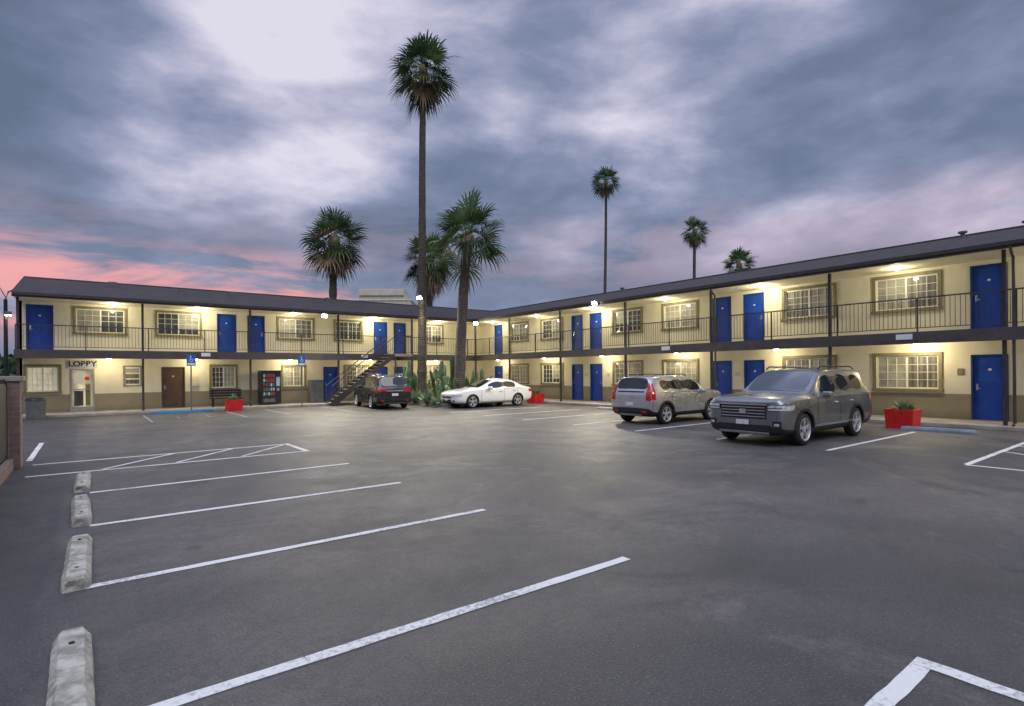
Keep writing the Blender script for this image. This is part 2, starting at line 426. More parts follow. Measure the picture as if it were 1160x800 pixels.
# ---------------------------------------------------------------- motel building
motel = empty("motel_building")
XW, YW = 22.2, 32.5
def PR(p): u,v,z = p; return (XW - v, u, z)
def PL(p): u,v,z = p; return (u, YW - v, z)
Z0, ZS, ZF, ZE = .12, 2.58, 2.90, 5.12
wall, trimb, glassb, doorb = MB(), MB(), MB(), MB()
def facade(P, u0, u1, z0, z1, ops, dep=.12):
    ops = sorted(ops); cur = u0
    def q(a,b,c,e):
        if b-a > 1e-4 and e-c > 1e-4:
            wall.poly([P((a,0,c)),P((b,0,c)),P((b,0,e)),P((a,0,e))], 'wall')
    for (a,b,c,e) in ops:
        q(cur,a,z0,z1); q(a,b,z0,c); q(a,b,e,z1); cur = b
        for (s,t) in (((a,c),(a,e)),((b,c),(b,e)),((a,e),(b,e)),((a,c),(b,c))):
            wall.poly([P((s[0],0,s[1])),P((t[0],0,t[1])),P((t[0],-dep,t[1])),P((s[0],-dep,s[1]))], 'wall')
    q(cur,u1,z0,z1)
def window(P, a, b, c, e, style):
    t = .11
    trimb.box(a-t,b+t,.002,.05,e,e+t,'trim',P); trimb.box(a-t-.02,b+t+.02,.002,.075,c-t,c,'trim',P)
    trimb.box(a-t,a,.002,.046,c,e,'trim',P); trimb.box(b,b+t,.002,.046,c,e,'trim',P)
    f = .045
    W_ = 'white'
    trimb.box(a,b,-.10,-.045,e-f,e,W_,P); trimb.box(a,b,-.10,-.045,c,c+f,W_,P)
    trimb.box(a,a+f,-.10,-.047,c+f,e-f,W_,P); trimb.box(b-f,b,-.10,-.047,c+f,e-f,W_,P)
    mid = (a+b)/2
    trimb.box(mid-.03,mid+.03,-.10,-.05,c+f,e-f,W_,P)
    halves = [(a+f,mid-.03),(mid+.03,b-f)]
    kinds = {'A':('blinds','blinds2'),'B':('blinds2','blinds'),'C':('dglass','blinds'),'D':('blinds','dglass'),'L':('litw','litw'),'E':('blinds','blinds'),'F':('dglass','dglass')}[style]
    for hi,(s,t2) in enumerate(halves):
        for i in (1,2):
            uu = s+(t2-s)*i/3
            trimb.box(uu-.009,uu+.009,-.088,-.062,c+f,e-f,W_,P)
        for i in (1,2,3):
            z = c+f+(e-c-2*f)*i/4
            trimb.box(s,t2,-.086,-.064,z-.009,z+.009,W_,P)
        zc = c+f
        if kinds[hi] in ('blinds','litw') and random.random()<.35:
            zc = c+f+(e-c)*random.choice((.2,.35))
            glassb.poly([P((s,-.091,c+f)),P((t2,-.091,c+f)),P((t2,-.091,zc)),P((s,-.091,zc))], 'dglass')
        glassb.poly([P((s,-.09,zc)),P((t2,-.09,zc)),P((t2,-.09,e-f)),P((s,-.09,e-f))], kinds[hi])
def door(P, a, b, c, e, k='blue', fk='bluefr', side=1):
    f = .05
    doorb.box(a,a+f,-.115,.02,c,e,fk,P); doorb.box(b-f,b,-.115,.02,c,e,fk,P); doorb.box(a+f,b-f,-.115,.018,e-f,e,fk,P)
    doorb.box(a+f,b-f,-.115,-.06,c+.015,e-f,k,P)
    for (s,t) in ((.18,.95),(1.08,1.82)):
        doorb.box(a+f+.12,b-f-.12,-.06,-.052,c+s,c+t,k,P)
    h = a+f+.09 if side>0 else b-f-.09
    doorb.box(h-.025,h+.025,-.06,-.035,c+.93,c+1.13,'chrome',P)
    doorb.box(h-.012,h+.10*side,-.035,-.02,c+.98,c+1.0,'chrome',P)
    doorb.box((a+b)/2-.04,(a+b)/2+.04,-.0599,-.05,c+1.55,c+1.61,'signwhite',P)
    doorb.box(a,b,-.115,.03,c-.02,c+.012,'grey',P)

def wing_elems(P, elems, u0, u1, floor):
    if floor == 0: dz0,dz1,wz0,wz1 = Z0+.01,Z0+2.06,1.08,2.20; z0,z1 = 0.02,ZS+.1
    else: dz0,dz1,wz0,wz1 = ZF+.02,ZF+2.08,3.80,4.90; z0,z1 = ZS+.1,ZE+.05
    ops = []
    for el in elems:
        t,a,b = el[:3]
        if t == 'W': c,e = wz0,wz1; a+=.11; b-=.11
        elif t == 'P': c,e = 1.25,2.25
        elif t == 'G': c,e = dz0,Z0+1.98
        else: c,e = dz0,dz1
        ops.append((a,b,c,e))
        if t == 'W': window(P,a,b,c,e,el[3])
        elif t == 'D': door(P,a,b,c,e,'blue','bluefr',el[3])
        elif t == 'B': door(P,a,b,c,e,'brdoor','brdoor',1)
        elif t == 'P':
            trimb.box(a,b,-.08,.02,c,c+.05,'trim',P); trimb.box(a,b,-.08,.02,e-.05,e,'trim',P)
            trimb.box(a,a+.05,-.08,.018,c+.05,e-.05,'trim',P); trimb.box(b-.05,b,-.08,.018,c+.05,e-.05,'trim',P)
            glassb.poly([P((a,-.05,c)),P((b,-.05,c)),P((b,-.05,e)),P((a,-.05,e))],'signwhite')
            for i in range(3):
                glassb.poly([P((a+.1,-.045,c+.12+i*.27)),P((b-.1,-.045,c+.12+i*.27)),P((b-.1,-.045,c+.32+i*.27)),P((a+.1,-.045,c+.32+i*.27))],('blinds2','trim','blinds')[i])
        elif t == 'G':
            f=.07
            doorb.box(a,a+f,-.115,.02,c,e,'alu',P); doorb.box(b-f,b,-.115,.02,c,e,'alu',P)
            doorb.box(a+f,b-f,-.115,.018,e-f,e,'alu',P); doorb.box(a+f,b-f,-.115,-.03,c,c+.22,'alu',P)
            doorb.box(a+f,b-f,-.07,-.02,c+1.0,c+1.04,'alu',P)
            glassb.poly([P((a,-.10,c)),P((b,-.10,c)),P((b,-.10,e)),P((a,-.10,e))],'lobby')
            glassb.box(a+.14,a+.48,-.099,-.095,c+.25,c+.95,'dglass',P)
            glassb.box(b-.34,b-.16,-.099,-.095,c+.25,c+1.25,'trim',P)
            glassb.box(a+.12,a+.42,-.094,-.09,c+1.3,c+1.58,'signwhite',P)
            glassb.box(b-.36,b-.2,-.094,-.09,c+1.45,c+1.6,'red',P)
    facade(P,u0,u1,z0,z1,ops)
base_r = []
for k in range(-1,3):
    o_ = 9.1*k
    st = ['AD','BA','EC','DB'][k+1]
    base_r += [('W',5.75+o_,7.78+o_,st[0]),('W',8.95+o_,11.0+o_,st[1]),('D',11.75+o_,12.65+o_,1),('D',13.22+o_,14.12+o_,-1)]
up_r = [e_ for e_ in base_r if e_[2] < 32]
st2 = 'DACEBADCEABD'
lo_r = [(e_[0],e_[1],e_[2],(st2[i%12] if e_[0]=='W' else e_[3])) for i,e_ in enumerate(up_r)]
wing_elems(PR, up_r, -8, YW, 1); wing_elems(PR, lo_r, -8, YW, 0)
XE = -2.42
up_l = [('D',-2.19,-1.25,1),('W',-.56,1.5,'D'),('W',2.62,4.68,'C'),('D',5.38,6.30,1),('D',6.86,7.74,-1),('W',8.37,10.45,'A'),('W',11.6,13.4,'F'),
        ('D',14.1,15.0,1),('D',15.45,16.3,-1),('W',17.4,19.1,'B')]
lo_l = [('W',-2.3,-.98,'L'),('G',-.68,.22),('P',1.32,2.06),('B',2.88,3.9),('W',5.0,6.35,'C'),('W',8.6,9.95,'E'),('D',10.95,11.8,1),('W',12.2,13.8,'B'),
        ('D',14.1,15.0,1),('D',15.45,16.3,-1),('W',17.4,19.1,'A')]
wing_elems(PL, up_l, XE, XW, 1); wing_elems(PL, lo_l, XE, XW, 0)
wall.box(XE,XE+.10,YW,41.4,0,ZE,'wall'); wall.box(XE,31.1,41.25,41.4,0,ZE,'wall')
wall.box(31.0,31.1,-8,41.25,0,ZE,'wall'); wall.box(XW+.002,31.0,-8,-7.85,0,ZE,'wall')
wall.poly([(XE+.01,31.0,ZE),(XE+.01,41.4,ZE),(XE+.01,36.2,6.55)],'wall')
wall.build("walls", motel); trimb.build("window_frames", motel); glassb.build("window_panes", motel); doorb.build("doors", motel)

sl_ = MB()
sl_.box(XW-1.62,XW-.002,-8,YW,ZS+.02,ZF,'soffit'); sl_.box(XE,XW-1.622,YW-1.62,YW-.002,ZS+.02,ZF,'soffit')
sl_.box(XW-1.68,XW-1.622,-8,YW-1.68,ZS-.04,ZF+.01,'fascia'); sl_.box(XE-.05,XW-1.68,YW-1.68,YW-1.622,ZS-.04,ZF+.01,'fascia')
sl_.box(XW-1.80,XW-.002,-8.3,YW,ZE,ZE+.04,'soffit'); sl_.box(XE-.05,XW-1.802,YW-1.80,YW-.002,ZE,ZE+.04,'soffit')
sl_.build("walkway_slabs", motel)
gs = MB()
gs.box(XW-2.0,XW+.2,-8,YW+.2,0,Z0,'concrete'); gs.box(XE-.3,XW-2.002,YW-2.0,YW+.2,0,Z0,'concrete')
gs.build("ground_walkway", motel, bevel=.015)
rf = MB(); zr0, zr1 = 5.30, 6.67
ex, ey, rx, ry, bx_, by_ = 20.35, 30.65, 25.9, 36.2, 31.45, 41.75
XL = XE-.08
rf.poly([(ex,-8.4,zr0),(ex,ey,zr0),(rx,ry,zr1),(rx,-8.4,zr1)],'roof')
rf.poly([(rx,-8.4,zr1),(rx,ry,zr1),(bx_,by_,zr0),(bx_,-8.4,zr0)],'roof')
rf.poly([(XL,ey,zr0),(ex,ey,zr0),(rx,ry,zr1),(XL,ry,zr1)],'roof')
rf.poly([(XL,ry,zr1),(rx,ry,zr1),(bx_,by_,zr0),(XL,by_,zr0)],'roof')
rf.box(ex-.03,ex+.06,-8.4,ey-.03,zr0-.2,zr0-.003,'fascia'); rf.box(XL,ex+.06,ey-.03,ey+.06,zr0-.2,zr0-.003,'fascia')
rf.box(ex-.13,ex-.033,-8.4,ey-.14,zr0-.13,zr0-.02,'brown'); rf.box(XL,ex-.033,ey-.13,ey-.033,zr0-.13,zr0-.02,'brown')
rf.box(rx-.12,rx+.12,-8.4,ry,zr1-.02,zr1+.035,'fascia'); rf.box(XL,rx-.122,ry-.12,ry+.12,zr1-.02,zr1+.035,'fascia')
rf.poly([(XL-.01,ey,zr0-.2),(XL-.01,ry,zr1-.2),(XL-.01,ry,zr1+.02),(XL-.01,ey,zr0+.02)],'fascia')
for (vx,vy) in ((25.2,5.9),(25.4,4.2),(24.9,14.5),(25.2,22.)):
    z = zr0 + (vx-ex)*(zr1-zr0)/(rx-ex)
    rf.tube([(vx,vy,z-.1),(vx,vy,z+.16)],[.07,.07],10,'grey'); rf.tube([(vx,vy,z+.16),(vx,vy,z+.22)],[.14,.14],10,'grey')
for (vx,vy) in ((1.,35),(6.5,34.6),(12.2,35.2),(4.,34)):
    z = zr0 + (vy-ey)*(zr1-zr0)/(ry-ey)
    rf.box(vx-.18,vx+.18,vy-.18,vy+.18,z-.1,z+.2,'grey')
rf.build("roof", motel)
cl = MB()
rc = [3.92+4.66*k for k in range(-2,6)]
lc = [-2.35] + [2.02+4.65*k for k in range(0,4)]
for y in rc: cl.box(20.66,20.75,y-.045,y+.045,Z0,ZE,'brown')
for x in lc: cl.box(x-.045,x+.045,30.96,31.05,Z0,ZE,'brown')
cl.box(20.655,20.755,30.95,31.05,Z0,ZE,'brown')
for y in (3.70,13.0): cl.tube([(20.28,y,5.2),(20.3,y,5.05),(20.6,y,4.85),(20.6,y,.2),(20.45,y,.14)],[.04]*5,8,'brown')
cl.build("columns", motel)
rl = MB()
def rail(P, a, b, v):
    rl.box(a,b,v-.022,v+.022,3.95,3.99,'brown',P); rl.box(a,b,v-.015,v+.015,3.02,3.045,'brown',P)
    n = int((b-a)/.125)
    for i in range(n+1):
        u = a+(b-a)*i/n
        rl.box(u-.007,u+.007,v-.007,v+.007,3.045,3.95,'brown',P)
    for i in range(int((b-a)/2.33)+1):
        u = a+i*2.33
        rl.box(u-.02,u+.02,v-.02,v+.02,ZF+.01,3.95,'brown',P)
rail(PR,-8,YW-1.55,1.57)
rail(PL,XE,14.2,1.57); rail(PL,15.35,XW-1.6,1.57)
rl.build("railings", motel)
sg = MB()
for y in (6.3,15.4): sg.box(20.49,20.515,y-.22,y+.22,2.68,2.85,'signwhite')
for x in (4.6,12.8): sg.box(x-.2,x+.2,30.795,30.815,2.68,2.85,'signwhite')
for u in (11.4,12.95,20.4,22.05,29.4): 
    sg.box(XW-.03,XW-.002,u-.09,u+.09,1.5,1.68,'signgrey')
sg.box(XW-.03,XW-.002,5.2,5.36,1.55,1.75,'trim')
sg.box(XW-.16,XW-.002,8.2,8.55,.35,.8,'cream'); sg.box(XW-.12,XW-.002,17.3,17.55,.4,.75,'cream')
sg.box(4.15,4.5,YW-.14,YW-.002,1.2,1.7,'cream')
sg.build("wall_notices", motel)

# lamps ---------------------------------------------------------------
lm = MB()
def ptlight(x,y,z,power,col,r=.07):
    l = bpy.data.lights.new("walkway_lamp_light",'POINT'); l.energy = power; l.color = col; l.shadow_soft_size = r
    o = bpy.data.objects.new("walkway_lamp_light", l); o.location = (x,y,z); COL.objects.link(o); o.parent = motel
def ceil_lamp(x,y,z,power,col=(1,.85,.55)):
    lm.tube([(x,y,z),(x,y,z-.03)],[.12,.12],14,'white')
    lm.tube([(x,y,z-.031),(x,y,z-.06),(x,y,z-.085)],[.10,.085,.04],14,'bulb')
    ptlight(x,y,z-.19,power*1.65,col)
for i,y in enumerate([3.92+4.66*k+2.33 for k in range(-2,6)]):
    ceil_lamp(21.5,y,ZS+.015,(24,20,38,20,32,24,30,22)[i]); ceil_lamp(21.4,y+.5,ZE-.002,(30,34,22,40,26,42,22,30)[i],(1,.88,.60))
for i,x in enumerate([.75,4.3,8.9,13.6,18.1]):
    ceil_lamp(x,31.6 if i==0 else 31.8,ZS+.015,(26,20,32,30,26)[i]); ceil_lamp(x+.2,31.7,ZE-.002,(26,40,22,44,30)[i],(1,.88,.60))
lm.build("ceiling_lamps", motel, smooth=False)
def flood(name,x,y,z,tx,ty,tz,power,parent=None):
    b = MB(); e = empty(name,(x,y,z)); 
    dirv = Vector((tx-x,ty-y,tz-z)); q = dirv.to_track_quat('-Z','Y')
    b.box(-.14,.14,-.11,.11,-.06,.06,'grey'); b.box(-.12,.12,-.09,.09,-.085,-.061,'flood'); b.tube([(0,0,.06),(0,.08,.2)],[.02,.02],6,'grey')
    o = b.build("housing", e); o.rotation_euler = q.to_euler()
    l = bpy.data.lights.new("flood_light",'SPOT'); l.energy = power; l.spot_size = R(150); l.spot_blend = .9; l.color=(1,.90,.68); l.shadow_soft_size=.12
    lo = bpy.data.objects.new("flood_light", l); COL.objects.link(lo); lo.parent = e; lo.location = dirv.normalized()*.15; lo.rotation_euler = q.to_euler()
    if parent: e.parent = parent
flood("floodlight_eave",10.35,30.45,5.0, 8.5,25,0, 1500, motel)
flood("floodlight_eave",20.15,19.4,5.22, 15,18,0, 1500, motel)
flood("floodlight_eave",20.2,30.2,5.0, 16,24,0, 900, motel)
flood("floodlight",15.05,28.25,6.1, 11.5,23,0, 1400)

ls = empty("lobby_sign",(-.22,YW-.03,2.32)); b = MB(); b.box(-.55,.55,-.02,.02,-.18,.18,'signgrey'); b.build("board",ls,bevel=.004)
tc = bpy.data.curves.new("letters",'FONT'); tc.body="LOBBY"; tc.size=.34; tc.align_x='CENTER'; tc.align_y='CENTER'; tc.extrude=.004; tc.offset=.012
to = bpy.data.objects.new("letters",tc); COL.objects.link(to); to.parent=ls; to.location=(0,-.026,0); to.rotation_euler=(R(90),0,0); tc.materials.append(M['signtext'])

stw = empty("exterior_staircase"); b = MB(); n=16; x0,x1=10.5,14.2; y0,y1=29.75,30.75
for i in range(n):
    xa = x0+(x1-x0)*i/n; z = ZF*(i+1)/n
    b.box(xa,xa+(x1-x0)/n+.03,y0+.05,y1-.05,z-.05,z,'concrete')
for y in (y0,y1-.045):
    b.poly([(x0-.05,y,0),(x0+.15,y,0),(x1,y,ZF-.22),(x1,y,ZF+.02),(x0-.05,y,.28)],'brown')
    b.poly([(x0-.05,y+.045,0),(x0+.15,y+.045,0),(x1,y+.045,ZF-.22),(x1,y+.045,ZF+.02),(x0-.05,y+.045,.28)],'brown')
    b.poly([(x0-.05,y,.28),(x1,y,ZF+.02),(x1,y+.045,ZF+.02),(x0-.05,y+.045,.28)],'brown')
    b.poly([(x0+.15,y,0),(x1,y,ZF-.22),(x1,y+.045,ZF-.22),(x0+.15,y+.045,0)],'brown')
    b.tube([(x0,y+.02,1.1),(x1,y+.02,ZF+1.0)],[.025,.025],6,'brown'); b.tube([(x0,y+.02,.1),(x0,y+.02,1.1)],[.025,.025],6,'brown')
    b.tube([(x0,y+.02,.5),(x1,y+.02,ZF+.35)],[.012,.012],6,'brown')
    for i in range(1,30):
        t=i/30; xx=x0+(x1-x0)*t; zb=.25+(ZF-.25)*t; b.tube([(xx,y+.02,zb),(xx,y+.02,1.1+(ZF-.1)*t)],[.008,.008],4,'brown')
b.box(x1+.001,15.35,y0,30.81,ZF-.15,ZF,'concrete'); b.box(15.27,15.35,y0,y0+.08,0,ZF-.15,'brown'); b.box(x1+.02,x1+.10,y0+.002,y0+.08,0,ZF-.15,'brown')
b.box(x1,15.35,y0,y0+.04,3.95,3.99,'brown'); b.box(15.31,15.35,y0+.04,30.8,3.95,3.99,'brown')
for i in range(9): b.box(x1+.05+i*.14,x1+.066+i*.14,y0+.01,y0+.026,ZF,3.95,'brown')
b.build("stairs",stw)

# ---------------------------------------------------------------- vegetation
def palm(name,x,y,h,Rr,r0,r1,nf,lean=(0,0),skirt=0,seed=1,dry=.05,pet=.42,nb=8,elmin=-45,drp=.7):
    rnd = random.Random(seed); b = MB()
    top = Vector((x+lean[0],y+lean[1],h)); base = Vector((x,y,0)); n = max(10,int(h/.3)); pts=[];rad=[]
    ph = rnd.uniform(0,6)
    for i in range(n+1):
        t=i/n; wob = math.sin(t*3.1)*.12
        pts.append(base.lerp(top,t)+Vector((math.sin(t*3.1+ph)*.10*(h/12)-math.sin(ph)*.1*(h/12)*(1-t),wob*.5*t*(1-t)*4,0)))
        flare = .55*r0*math.exp(-t*h/.55)
        rad.append((r0+(r1-r0)*t**.7+flare)*(1+rnd.uniform(-.05,.05)))
    b.tube(pts,rad,14,'trunk')
    c = pts[-1]
    b.tube([c-Vector((0,0,Rr*.35)),c-Vector((0,0,Rr*.15)),c+Vector((0,0,.05)),c+Vector((0,0,Rr*.15))],[r1*1.1,r1*1.7,r1*1.5,.02],10,'dry',caps=False)
    def frond(az,el,scale,k,droop):
        dv = Vector((math.cos(az)*math.cos(el),math.sin(az)*math.cos(el),math.sin(el)))
        s = dv.cross(Vector((0,0,1)))
        if s.length<.05: s=Vector((1,0,0))
        s.normalize(); nn = s.cross(dv).normalized()
        tw = rnd.uniform(-.6,.6); s,nn = s*math.cos(tw)+nn*math.sin(tw), nn*math.cos(tw)-s*math.sin(tw)
        Lp = Rr*pet*scale*rnd.uniform(.8,1.2)
        st = c+dv*.08+Vector((0,0,rnd.uniform(-.15,.1)*Rr))
        e = st+dv*Lp+Vector((0,0,-droop*.10*Rr))
        wv = s*.022*Rr/2
        b.poly([st-wv,st+wv,e+wv*.6,e-wv*.6],k)
        d2 = (dv+Vector((0,0,-droop*.25))).normalized()
        s2 = d2.cross(nn).normalized()
        for q in range(-nb,nb+1):
            a = q/nb*R(100)+rnd.uniform(-.04,.04)
            di = (d2*math.cos(a)+s2*math.sin(a)+nn*(.22*abs(q)/nb)).normalized()
            lb = Rr*(1-pet)*scale*(1.08-.38*abs(q/nb)**1.5)*rnd.uniform(.85,1.1)
            hw = lb*.5*math.tan(R(100)/nb/2)*.85
            pe = di.cross(nn).normalized()*hw
            m_ = e+di*lb*.50+Vector((0,0,-droop*lb*.04))
            m2 = e+di*lb*.78+Vector((0,0,-droop*lb*.14-lb*.02))
            t_ = e+di*lb*.97+Vector((0,0,-droop*lb*.33-lb*.06-rnd.random()*.08*lb))
            b.poly([e,m_-pe,m_+pe],k); b.poly([m_-pe,m2-pe*.45,m2+pe*.45,m_+pe],k); b.poly([m2-pe*.45,t_,m2+pe*.45],k)
    for i in range(nf):
        t=(i+.5)/nf; el = R(82)-(R(82)-R(elmin))*t**.85+rnd.uniform(-.14,.14)
        az = i*2.39996+rnd.uniform(-.3,.3)
        k = rnd.choice(['leafA','leafA','leafB','leafB','leafC']) if el>R(5) else rnd.choice(['leafA','leafC','leafA','leafB'])
        if rnd.random()<dry and el<R(10): k='dry'
        frond(az,el,rnd.uniform(.82,1.08),k,(.25+.9*t)*drp)
    for i in range(int(skirt)):
        az=rnd.uniform(0,6.28); el=R(rnd.uniform(-88,-52)); frond(az,el,rnd.uniform(.7,1.0),'dry' if rnd.random()<.85 else 'leafC',1.2)
    return b.build(name,norm=False)
def at(px,dist):
    q=(px-580)/625; return (dist*.6088+q*dist*.7934, dist*.7934-q*dist*.6088)
palm("palm_tree",15.3,28.6,19.4,2.2,.30,.16,46,seed=3,skirt=10,lean=(.35,-.25),elmin=-45)
palm("palm_tree",16.2,25.9,9.3,2.6,.32,.26,38,seed=5,lean=(.45,-.2),pet=.45,skirt=0,elmin=-30,drp=.9)
x,y=at(489,46); palm("palm_tree",x,y,11.3,2.6,.28,.24,40,seed=9,skirt=46,dry=.3,elmin=-50)
x,y=at(379,44); palm("palm_tree",x,y,12.6,2.9,.34,.28,46,seed=12,skirt=16,dry=.15,lean=(.1,0),elmin=-65)
x,y=at(683,62); palm("palm_tree",x,y,23.2,1.85,.22,.13,36,seed=15,skirt=16,lean=(.35,-.3),nb=6)
x,y=at(786,60); palm("palm_tree",x,y,17.0,1.75,.22,.15,34,seed=18,skirt=16,lean=(.2,-.2),nb=6)
x,y=at(839,56); palm("palm_tree",x,y,12.5,1.95,.22,.18,38,seed=21,skirt=4,nb=6)

isl = empty("planter_island"); b = MB()
def rr(x0,x1,y0,y1,r,n=8):
    P=[]
    for (cx,cy,a0) in ((x1-r,y1-r,0),(x0+r,y1-r,90),(x0+r,y0+r,180),(x1-r,y0+r,270)):
        for i in range(n+1):
            a=R(a0+90*i/n); P.append((cx+r*math.cos(a),cy+r*math.sin(a)))
    return P
o1=rr(14.3,19.0,25.0,29.5,.9); i1=rr(14.45,18.85,25.15,29.35,.8); nn_=len(o1)
for i in range(nn_):
    j=(i+1)%nn_
    b.poly([(*o1[i],0),(*o1[j],0),(*o1[j],.15),(*o1[i],.15)],'concrete'); b.poly([(*o1[i],.15),(*o1[j],.15),(*i1[j],.15),(*i1[i],.15)],'concrete')
    b.poly([(*i1[i],.15),(*i1[j],.15),(*i1[j],.1),(*i1[i],.1)],'concrete')
b.poly([(*p,.1) for p in i1],'soil')
rnd=random.Random(2)
for i in range(60):
    cx,cy=rnd.uniform(14.6,18.6),rnd.uniform(25.3,28.4); r_=rnd.uniform(.07,.24)
    b.tube([(cx,cy,.08),(cx+.02,cy,.1+r_*.5),(cx,cy+.02,.1+r_*.9)],[r_,r_*.9,r_*.35],7,'rock')
b.build("kerb_and_soil",isl)
def cactus(x,y,arms,seed,hm=1.):
    rnd=random.Random(seed); b=MB()
    for i in range(arms):
        a=rnd.uniform(0,6.28); d_=rnd.uniform(.15,.6) if i else 0; h=(rnd.uniform(.7,2.1) if i else 2.55)*hm
        bx,by=x+d_*math.cos(a),y+d_*math.sin(a); r=rnd.uniform(.09,.15)
        lx,ly=rnd.uniform(-.3,.3),rnd.uniform(-.3,.3)
        pts=[(bx+lx*t*t,by+ly*t*t,.08+h*t) for t in (0,.15,.3,.45,.6,.75,.88,.96,1)]
        b.tube(pts,[r*.8,r,r*1.06,r*.94,r*1.05,r,r*.9,r*.6,r*.12],14,'cactus' if rnd.random()<.7 else 'leafA',star=.25)
        if rnd.random()<.5:
            t0=rnd.uniform(.35,.6); p0=Vector((bx+lx*t0*t0,by+ly*t0*t0,.08+h*t0)); dd=Vector((math.cos(a+1),math.sin(a+1),0))
            hh=rnd.uniform(.3,.7)
            b.tube([p0,p0+dd*.18,p0+dd*.27+Vector((0,0,.12)),p0+dd*.28+Vector((0,0,hh)),p0+dd*.28+Vector((0,0,hh+.08))],[r*.7,r*.75,r*.8,r*.75,r*.15],12,'cactus',star=.25)
    return b.build("cactus",smooth=False)
for (px_,dd,ar,s_,hm) in ((497,30.6,6,1,.95),(514,31.,6,2,1.05),(505,29.6,4,3,.6),(463,31.2,5,4,.95),(546,31.5,3,5,.75)):
    x,y=at(px_,dd); cactus(x,y,ar,s_,hm)
def agave(name,x,y,z,r,n,seed,k='leafB',up=.5):
    rnd=random.Random(seed); b=MB()
    for i in range(n):
        az=i*2.4+rnd.uniform(-.2,.2); el=R(85)*(1-((i+.5)/n)*(1-.15/up*up))
        el=max(R(12),el); l=r*rnd.uniform(.8,1.1); wd=r*.085
        dv=Vector((math.cos(az)*math.cos(el),math.sin(az)*math.cos(el),math.sin(el))); s=Vector((-math.sin(az),math.cos(az),0))*wd
        p0=Vector((x,y,z)); p1=p0+dv*l*.5; p2=p0+dv*l+Vector((0,0,-l*.16*math.cos(el)))
        mid=p1+Vector((0,0,-wd*.4))
        b.poly([p0-s*.5,p0,mid,p1-s],k); b.poly([p0,p0+s*.5,p1+s,mid],k); b.poly([p1-s,mid,p2],k); b.poly([mid,p1+s,p2],k)
    return b.build(name,norm=False)
for i,(px_,dd,r_) in enumerate(((484,29.4,.85),(497,29.0,.7),(543,29.6,.9),(534,30.6,1.9),(549,30.5,1.5),(507,29.2,.6),(471,30.5,.9),(522,30.0,1.2),(492,28.2,.5),(515,28.6,.75),(529,29.0,1.0))):
    x,y=at(px_,dd); agave("agave_plant",x,y,.1,r_,38,i,('agave','leafB','agave','leafA')[i%4])
def planter(x,y,w_,h_,rz,seed):
    e=empty("red_planter_box",(x,y,0),rz); b=MB(); t=w_/2; bt=t*.90
    P=[(-bt,-bt,0),(bt,-bt,0),(bt,bt,0),(-bt,bt,0),(-t,-t,h_),(t,-t,h_),(t,t,h_),(-t,t,h_)]
    for f in ((0,1,5,4),(1,2,6,5),(2,3,7,6),(3,0,4,7),(0,3,2,1)): b.poly([P[i] for i in f],'red')
    ti=t-.06
    Q=[(-ti,-ti),(ti,-ti),(ti,ti),(-ti,ti)]; O=[(-t,-t),(t,-t),(t,t),(-t,t)]
    for i in range(4):
        j=(i+1)%4; b.poly([(*O[i],h_),(*O[j],h_),(*Q[j],h_),(*Q[i],h_)],'red'); b.poly([(*Q[i],h_),(*Q[j],h_),(*Q[j],h_-.08),(*Q[i],h_-.08)],'red')
    b.poly([(*q_,h_-.07) for q_ in Q],'soil'); b.build("box",e)
    a=agave("succulent",0,0,h_-.08,.44,28,seed,'agave'); a.parent=e
    for k_ in range(3):
        a=agave("succulent",random.uniform(-.25,.25),random.uniform(-.2,.2),h_-.08,.30,18,seed+k_,'leafA'); a.parent=e
planter(19.2,5.95,.74,.56,0,31); planter(5.6,29.6,.72,.55,0,35); planter(20.0,23.9,.74,.55,0,39)

# ---------------------------------------------------------------- site furniture
def ada_sign(x,y):
    e=empty("accessible_parking_sign",(x,y,0)); b=MB()
    b.tube([(0,0,0),(0,0,2.75)],[.028,.028],8,'grey'); b.box(-.19,.19,-.045,-.03,2.2,2.75,'signblue')
    b.box(-.15,.15,-.049,-.046,2.24,2.34,'signwhite')
    b.tube([(-.02,-.046,2.66),(-.02,-.049,2.66)],[.028,.028],10,'signwhite')
    b.box(-.035,-.01,-.049,-.046,2.52,2.63,'signwhite'); b.box(-.009,.05,-.049,-.046,2.52,2.54,'signwhite'); b.box(.051,.072,-.049,-.046,2.42,2.54,'signwhite')
    for i in range(10):
        a0=R(100+i*22); a1=R(100+(i+1)*22)
        b.poly([(.0+.075*math.cos(a0),-.047,2.47+.075*math.sin(a0)),(.0+.075*math.cos(a1),-.047,2.47+.075*math.sin(a1)),(.0+.055*math.cos(a1),-.047,2.47+.055*math.sin(a1)),(.0+.055*math.cos(a0),-.047,2.47+.055*math.sin(a0))],'signwhite')
    b.build("post_and_plate",e)
ada_sign(3.9,30.35); ada_sign(9.05,30.3)
v=empty("vending_machine",(7.82,31.95,Z0)); b=MB(); b.box(-.5,.5,-.4,.4,.05,1.85,'black'); b.box(-.45,.2,-.412,-.401,.45,1.72,'vend')
for r_ in range(5):
    for c_ in range(5):
        zz_=.52+r_*.245; xx_=-.40+c_*.12
        b.box(xx_,xx_+.08,-.43,-.4125,zz_,zz_+.15,random.choice(['vendlit','red','trim','grey','leafB','grey']))
b.box(.25,.44,-.415,-.401,1.0,1.5,'vendlit'); b.box(.28,.41,-.42,-.401,.75,.9,'chrome'); b.box(-.4,.2,-.415,-.401,.14,.34,'grey')
b.build("cabinet",v,bevel=.01)
